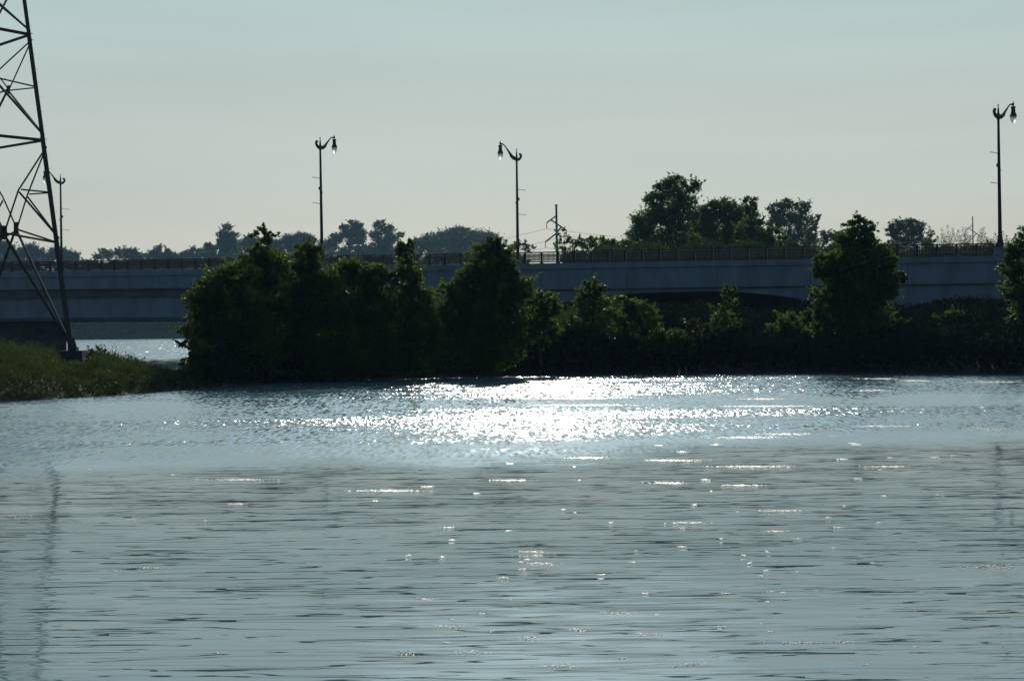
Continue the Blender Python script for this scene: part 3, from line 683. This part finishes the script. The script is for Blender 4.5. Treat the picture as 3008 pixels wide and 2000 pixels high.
def face(F, G, w=1.0, yc=(675, 242)):
    """bracing between legs F and G; u runs from F (0) to G (1)"""
    def q(u, y): z = zpx(y); return F(z).lerp(G(z), u)
    mb = MB(TO)
    H0, H1, H2, H3 = 1030, 717, 408, 97
    # bottom panel: from the feet up through the gusset to the next node, K struts to the legs
    yg = yc[0]
    for u0, s in ((0, 1), (1, -1)):
        bar(mb, q(u0, H0 - 8), q(.5, yg), .17 * w)
        bar(mb, q(u0, H2 + 22), q(u0 + s * .335, 565), .15 * w)
        bar(mb, q(u0 + s * .335, 565), q(.5, yg), .15 * w)
        bar(mb, q(u0 + s * .30, 565), q(u0, 568), .13 * w)
        bar(mb, q(u0 + s * .33, 572), q(u0, H1 - 15), .17 * w)
        bar(mb, q(.5, yg + 4), q(u0, H1), .17 * w)
    z0, z1 = zpx(H2), zpx(H3)
    # horizontals
    for y, w2 in ((H2, .24), (H3, .26)): bar(mb, q(0, y), q(1, y), w2 * w)
    # X panels
    for (ya, yb, c_) in ((H2, H3, yc[1]),):
        for u0 in (0, 1):
            bar(mb, q(u0, ya - 12), q(.5, c_), .15 * w); bar(mb, q(u0, yb + 18), q(.5, c_), .13 * w)
            bar(mb, q(u0, c_ + 12), q(.5, c_), .12 * w)
    zt = H3; step = 190
    while zpx(zt - step) < zTop:
        for u0 in (0, 1):
            bar(mb, q(u0, zt - 8), q(1 - u0, zt - step + 8), .13 * w)
        zt -= step; bar(mb, q(0, zt), q(1, zt), .16 * w)
    mb.build('bracing', MAT['steel'], tw)
    for y, sz in ((yg, (.52, .95)), (yc[1], (.42, .62))):
        c = q(.5, y); ax = (q(1, y) - q(0, y)).normalized(); mb = MB(TO)
        mb.box(c, (sz[0], .05, sz[1]), (ax, ax.cross(Vector((0, 0, 1))), Vector((0, 0, 1)))); mb.build('gusset_plate', MAT['steel'], tw)
face(R3, P13, 1.0, (690, 242)); face(R3, P23, .9, (662, 243)); face(P23, L3, .9, (690, 242)); face(P13, L3, 1.0, (662, 243))
# bolt steps up the right leg
mb = MB(TO)
for i in range(26):
    z = zpx(1000 - i * 42)
    p = R3(z); mb.tube([p, p + Vector((.2, 0, .01))], .008, 5)
mb.build('step_bolts', MAT['steel'], tw)
# crossarms above
for zz, w in ((zTop - 6, 7.5), (zTop - 1.2, 6.0)):
    mb = MB(TO); c = (R3(zz) + L3(zz)) / 2; d = (P13(zz) - c); d.z = 0; d.normalize(); d2 = (R3(zz) - c).normalized()
    for s in (-1, 1):
        tip = c + d2 * s * (w + 3)
        for f in (P13, P23): bar(mb, f(zz), tip, .16); bar(mb, f(zz + 1.2), tip, .12)
    mb.build('crossarm', MAT['steel'], tw)
for i, f in enumerate((R3, P13, P23, L3)):
    p = f(zB); mb = MB((p.x, p.y, 0)); 
    mb.box((p.x, p.y, zB - .78), (1.75, 1.75, 1.5)); mb.box((p.x, p.y, zB - .02 - .0), (1.6, 1.6, .06))
    lab = ['squat concrete footing block under the right leg of the lattice tower', 'concrete footing block of the lattice tower nearest the water', 'concrete footing block of the lattice tower nearest the bridge', 'leftmost concrete footing block of the lattice tower'][i]
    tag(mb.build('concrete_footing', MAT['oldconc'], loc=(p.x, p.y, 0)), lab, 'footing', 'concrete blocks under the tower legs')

# ------------------------------------------------------------------ near bank bushes and trees
def nb(label, blobs, Y, base, mat='leafA', leaf=.21, name='bush', cat='bush', group='bushes and young trees on the near bank', **k):
    c = at(base[0], base[1], Y); z = max(.15, zof(c.x, Y))
    k.setdefault('dens', 1.5); k.setdefault('tr', .09); k.setdefault('branches', 16)
    return tree(name, label, cat, blobs, Y, base, MAT[mat], leaf, bz=z, group=group, **k)
# the big thicket, left to right
nb('broad dark bush forming the left shoulder of the big thicket', [(700, 800, 60, 30), (650, 850, 70, 50), (610, 900, 55, 50), (690, 930, 95, 80), (640, 1010, 75, 85), (740, 1040, 90, 80), (600, 880, 50, 26), (575, 970, 38, 32), (640, 1070, 60, 50)], 90, (670, 1130))
nb('dark leafy bush in the front of the big thicket with the spiky top', [(775, 675, 9, 18), (752, 690, 20, 8), (795, 690, 16, 9), (775, 712, 26, 14), (768, 740, 36, 20), (800, 770, 60, 34), (760, 800, 70, 45), (830, 860, 90, 70), (800, 960, 110, 90), (860, 1050, 100, 75)], 94, (780, 1125), tr=.14)
nb('round headed bush in the thicket left of the lamp post', [(895, 735, 32, 20), (925, 745, 26, 24), (900, 775, 48, 30), (930, 820, 70, 50), (950, 900, 90, 70), (960, 1000, 100, 90), (1000, 1060, 110, 55)], 93, (930, 1120))
nb('bushy willow in the thicket right of the lamp post', [(1010, 790, 40, 26), (1060, 800, 50, 32), (1110, 810, 50, 34), (1040, 860, 80, 60), (1100, 920, 90, 80), (1080, 1010, 110, 85), (1130, 1060, 90, 50)], 95, (1060, 1118))
nb('slender willow with a high tuft at the right of the big thicket', [(1192, 712, 22, 14), (1190, 735, 28, 24), (1205, 785, 36, 26), (1195, 820, 50, 36), (1220, 880, 56, 50), (1235, 950, 60, 60), (1230, 1030, 75, 70)], 96, (1210, 1115))
nb('overhanging bush leaning over the water at the left end of the thicket', [(560, 1010, 30, 24), (590, 1030, 40, 30), (575, 1070, 45, 32), (610, 1090, 45, 35), (548, 1045, 20, 16)], 86, (600, 1135), dens=.85, hollow=.2)
nb('wispy pale sapling sticking out from the left of the thicket', [(552, 884, 12, 6), (572, 900, 24, 14), (560, 940, 22, 16), (545, 975, 22, 10), (580, 960, 30, 26)], 92, (585, 1130), dens=.8, leaf=.2, hollow=.2)
nb('tall rounded tree in front of the bridge left of centre', [(1452, 705, 22, 12), (1430, 735, 40, 26), (1475, 735, 32, 24), (1440, 780, 70, 36), (1400, 805, 60, 30), (1490, 790, 40, 34), (1450, 850, 90, 60), (1360, 850, 44, 36), (1520, 850, 46, 42), (1450, 930, 110, 70), (1340, 930, 50, 50), (1430, 1010, 120, 70)], 99, (1440, 1108), 'leafB', name='young_tree', cat='tree', tr=.16)
nb('low bush spreading right from the tall rounded tree', [(1590, 880, 46, 22), (1560, 920, 60, 40), (1620, 910, 36, 24), (1590, 970, 60, 40)], 101, (1585, 1100), dens=1.2)
nb('thin dark leafy bush on the left flank of the rounded tree', [(1310, 860, 30, 30), (1295, 930, 36, 40), (1310, 1000, 46, 50)], 99, (1305, 1108), dens=1.2)
nb('small rounded bush against the bridge wall right of centre', [(1735, 832, 22, 14), (1738, 855, 40, 20), (1760, 850, 26, 16), (1735, 890, 52, 30), (1740, 940, 60, 40)], 108, (1738, 1085), 'leafB', dens=1.4)
nb('loose bush in front of the arch, left of the slim sapling', [(1835, 885, 36, 16), (1870, 905, 50, 22), (1820, 920, 42, 26), (1900, 930, 36, 24), (1860, 960, 76, 34), (1925, 960, 22, 20)], 104, (1860, 1090), dens=1.1)
nb('low yellowish bush left of the slim sapling', [(2020, 945, 26, 16), (2040, 965, 30, 16), (2000, 985, 28, 18), (2045, 1000, 40, 20)], 102, (2025, 1090), 'leafD', leaf=.17, dens=.75)
nb('low shaded bush at the foot of the bank below the dark arch', [(1960, 985, 44, 22), (1990, 1005, 50, 24), (1930, 1015, 46, 26), (1975, 1035, 70, 26)], 101, (1965, 1092), dens=1.2)
nb('spreading bush low on the bank between the rounded tree and the loose bush', [(1680, 955, 40, 20), (1715, 975, 44, 24), (1650, 985, 44, 26), (1700, 1010, 70, 30), (1780, 1000, 44, 26)], 103, (1700, 1092), 'leafD', leaf=.18, dens=1.1)
nb('low bush left of the tall pointed tree, at the edge of the arch', [(2320, 940, 36, 24), (2290, 965, 40, 24), (2345, 985, 44, 34), (2300, 1010, 60, 34)], 106, (2320, 1090), dens=1.1)
nb('ragged bush in front of the bare bridge wall near the right edge', [(2800, 935, 40, 20), (2760, 950, 40, 22), (2840, 950, 44, 26), (2800, 985, 80, 34), (2720, 975, 40, 24)], 110, (2790, 1085), dens=1.1)
nb('slim crooked sapling in front of the dark arch', [(2150, 845, 16, 12), (2140, 862, 22, 18), (2145, 890, 22, 18), (2110, 910, 20, 14), (2125, 930, 38, 22), (2150, 950, 28, 20), (2100, 960, 20, 18), (2120, 990, 36, 24)], 105, (2130, 1090), 'leafB', leaf=.18, name='sapling', cat='sapling', dens=.95)
nb('tall pointed tree in front of the bridge right of centre', [(2522, 645, 16, 18), (2500, 665, 24, 16), (2548, 665, 24, 18), (2565, 680, 14, 14), (2515, 695, 46, 28), (2480, 715, 24, 20), (2560, 720, 38, 34), (2520, 760, 80, 46), (2420, 765, 34, 24), (2590, 770, 44, 36), (2470, 800, 70, 46), (2410, 800, 26, 22), (2600, 820, 50, 36), (2640, 815, 28, 18), (2530, 850, 100, 60), (2400, 870, 26, 22), (2440, 890, 50, 46), (2600, 860, 36, 30), (2520, 950, 105, 80), (2410, 950, 24, 40), (2530, 1040, 120, 60), (2430, 1030, 50, 50)], 104, (2520, 1095), 'leafB', leaf=.22, name='young_tree', cat='tree', tr=.18, branches=30)
nb('leafy young tree cut by the right edge of the picture', [(3012, 690, 30, 22), (3000, 730, 40, 28), (2970, 750, 28, 24), (2965, 790, 34, 28), (3010, 800, 50, 40), (2985, 850, 40, 34), (3030, 880, 60, 60), (3010, 960, 50, 60)], 102, (3020, 1098), 'leafB', leaf=.22, name='young_tree', cat='tree', dens=1.2)

# undergrowth of the bank (nobody could count it)
def scatter(name, label, cat, mat, leaf, dens, hfun, region, up=.6, aspect=.4, per=9):
    """leafy stems over the land; region(P)->bool mask, hfun(P)->height"""
    x0, x1, y0, y1 = region['box']; n_ = int((x1 - x0) * (y1 - y0) * dens)
    P = np.column_stack([rng.uniform(x0, x1, n_), rng.uniform(y0, y1, n_)])
    ok = (sdist(P) > .02) & region['f'](P); P = P[ok]; z = landz(P); h = hfun(P)
    T = rng.uniform(0, 1, (len(P), per)) ** .8
    lean = rng.normal(size=(len(P), 1, 2)) * .18
    Cc = np.empty((len(P), per, 3)); Cc[..., :2] = P[:, None, :] + lean * (T * h[:, None])[..., None] + rng.normal(size=(len(P), per, 2)) * .12
    Cc[..., 2] = z[:, None] + T * h[:, None]
    Cc = Cc.reshape(-1, 3)
    o = link(name, leaf_mesh(name, Cc, leaf, MAT[mat], upright=up, aspect=aspect)); tag(o, label, cat, kind='stuff'); print(name, len(Cc)); return o
def pxof(P): # picture column of a point on the bank
    return 1504 + P[:, 0] / P[:, 1] * FPX
def below(P): return (P - b0v) @ bnv < .0
def n2(P, s, o=0): return .5 + .25 * (np.sin(P[:, 0] * s + o) + np.sin(P[:, 1] * s * 1.3 + P[:, 0] * s * .6 + o * 2))
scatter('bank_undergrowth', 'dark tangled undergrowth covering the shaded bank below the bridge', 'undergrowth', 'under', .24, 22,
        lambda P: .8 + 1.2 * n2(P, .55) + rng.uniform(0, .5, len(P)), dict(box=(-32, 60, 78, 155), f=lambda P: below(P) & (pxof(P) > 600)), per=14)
scatter('spit_weeds', 'green brown weeds and tall grass on the low spit by the tower', 'weeds', 'leafD', .17, 26,
        lambda P: (.35 + 1.1 * n2(P, 1.6) * n2(P, 3.1, 1) * 1.6 + .5 * n2(P, .5, 2) + rng.uniform(0, .35, len(P)) + (rng.uniform(0, 1, len(P)) > .93) * rng.uniform(.2, .9, len(P))) * np.clip(sdist(P) / 1.5, .35, 1) * np.interp(pxof(P), [-700, 0, 155, 168, 262, 275, 300, 400, 500, 640], [.72, .68, .58, .2, .2, .5, .60, .45, .26, .25]), dict(box=(-62, -12, 60, 128), f=lambda P: below(P) & (pxof(P) < 640) & (pxof(P) > -260)), per=10, up=1.0, aspect=.3)
nb('leafy weed bush growing right of the concrete footing', [(285, 1050, 34, 18), (300, 1080, 55, 20), (345, 1098, 40, 16), (270, 1035, 14, 14), (300, 1028, 14, 8)], 95, (300, 1125), 'leafD', leaf=.17, dens=.8, group='weedy bushes on the spit by the tower')
nb('leafy weed bush at the left edge of the picture', [(30, 1045, 50, 24), (90, 1062, 50, 22), (40, 1085, 80, 28)], 92, (50, 1130), 'leafD', leaf=.17, dens=.8, group='weedy bushes on the spit by the tower')
nb('low weed bush at the right end of the spit', [(500, 1118, 26, 12), (525, 1125, 30, 12), (470, 1128, 40, 12)], 82, (500, 1145), 'leafD', leaf=.16, dens=.8, group='weedy bushes on the spit by the tower')
# dry reeds by the arch
scatter('dry_reeds', 'pale dry reeds standing between the rounded tree and the arch', 'reeds', 'leafD', .30, 16, lambda P: 2.1 + 1.2 * n2(P, 1.1) + rng.uniform(0, .6, len(P)),
        dict(box=(0, 9, 103, 116), f=lambda P: below(P)), per=7, up=2.2, aspect=.12)

# ------------------------------------------------------------------ floating weed on the river
WP = [(2200, 1285, 120, 4), (2310, 1275, 90, 3), (1970, 1352, 90, 3), (1730, 1345, 70, 3), (1960, 1418, 50, 3), (1130, 1441, 110, 3), (700, 1409, 110, 3), (2905, 1666, 120, 10), (40, 1515, 60, 4), (380, 1527, 22, 4), (430, 1668, 45, 4), (340, 1676, 18, 4),
      (2620, 1112, 120, 2.5), (2700, 1118, 70, 2), (2930, 1122, 90, 3), (2560, 1147, 60, 2), (2900, 1262, 90, 5), (2600, 1252, 90, 2), (2250, 1193, 150, 2), (1720, 1190, 160, 2.5), (1680, 1170, 150, 2), (2240, 1172, 60, 2), (1540, 1158, 60, 2), (2180, 1425, 60, 2), (1590, 1655, 40, 4), (700, 1480, 26, 3),
      (1560, 1875, 60, 5), (1700, 1850, 40, 5), (1900, 1862, 50, 5), (1320, 1838, 60, 5), (2350, 1888, 60, 5), (2480, 1885, 40, 5), (1380, 1915, 60, 5), (1200, 1915, 40, 4), (1640, 1955, 60, 5), (2040, 1950, 40, 4), (1250, 1760, 40, 4), (1830, 1800, 40, 4), (2280, 1560, 40, 3), (1560, 1620, 50, 3), (2020, 1535, 60, 3), (2300, 1500, 60, 2), (1500, 1410, 60, 2), (2600, 1370, 80, 2), (2200, 1370, 120, 2)]
for _ in range(95):
    y_ = rng.uniform(1300, 1960); WP.append((rng.uniform(0, 3008) if rng.uniform() < .35 else rng.uniform(1300, 2700), y_, rng.uniform(4, 20), rng.uniform(1.2, 2.6)))
wmb = []; 
for (px, py, rx, ry) in WP:
    n_ = int(rx * 2.2) if py < 1500 else int(rx * 1.3)
    for _ in range(n_):
        a = gnd(px + rng.normal() * rx * .45, py + rng.normal() * ry * .5, .0)
        k = (a.y / FPX); wmb.append((a.x, a.y, rng.uniform(1.2, 4.5) * k, rng.uniform(.4, 1.3) * k * (a.y / 3.0) * .55))
mb = MB()
for (x, y, w, l) in wmb:
    m_ = 7; ph = rng.uniform(0, 6); zc = .003 + rng.uniform(.05, .16) * w
    ring = [(x + math.cos(ph + i * 2 * math.pi / m_) * w * rng.uniform(.6, 1.1), y + math.sin(ph + i * 2 * math.pi / m_) * l * rng.uniform(.6, 1.1), rng.uniform(.001, .004)) for i in range(m_)]
    ring.append((x, y, zc)); mb.add(ring, [(i, (i + 1) % m_, m_) for i in range(m_)])
fw = mb.build('floating_weed', MAT['weed']); tag(fw, 'thin glinting patches of weed floating on the river', 'water weed', kind='stuff')

# ------------------------------------------------------------------ haze
hb = bpy.data.materials.new('haze'); hb.use_nodes = True; n = hb.node_tree; n.nodes.clear()
pv = n.nodes.new('ShaderNodeVolumePrincipled'); pv.inputs['Color'].default_value = (.42, .74, 1.0, 1); pv.inputs['Density'].default_value = 8e-5; pv.inputs['Anisotropy'].default_value = .3
ho = n.nodes.new('ShaderNodeOutputMaterial'); n.links.new(pv.outputs[0], ho.inputs['Volume'])
mb = MB(); mb.hexa([(-4100, -1600, -4), (4100, -1600, -4), (4100, 6100, -4), (-4100, 6100, -4), (-4100, -1600, 75), (4100, -1600, 75), (4100, 6100, 75), (-4100, 6100, 75)])
HAZE = True
if HAZE:
    hz_o = mb.build('haze', hb); hz_o['kind'] = 'stuff'; hz_o['label'] = 'thin pale haze over river and hills'
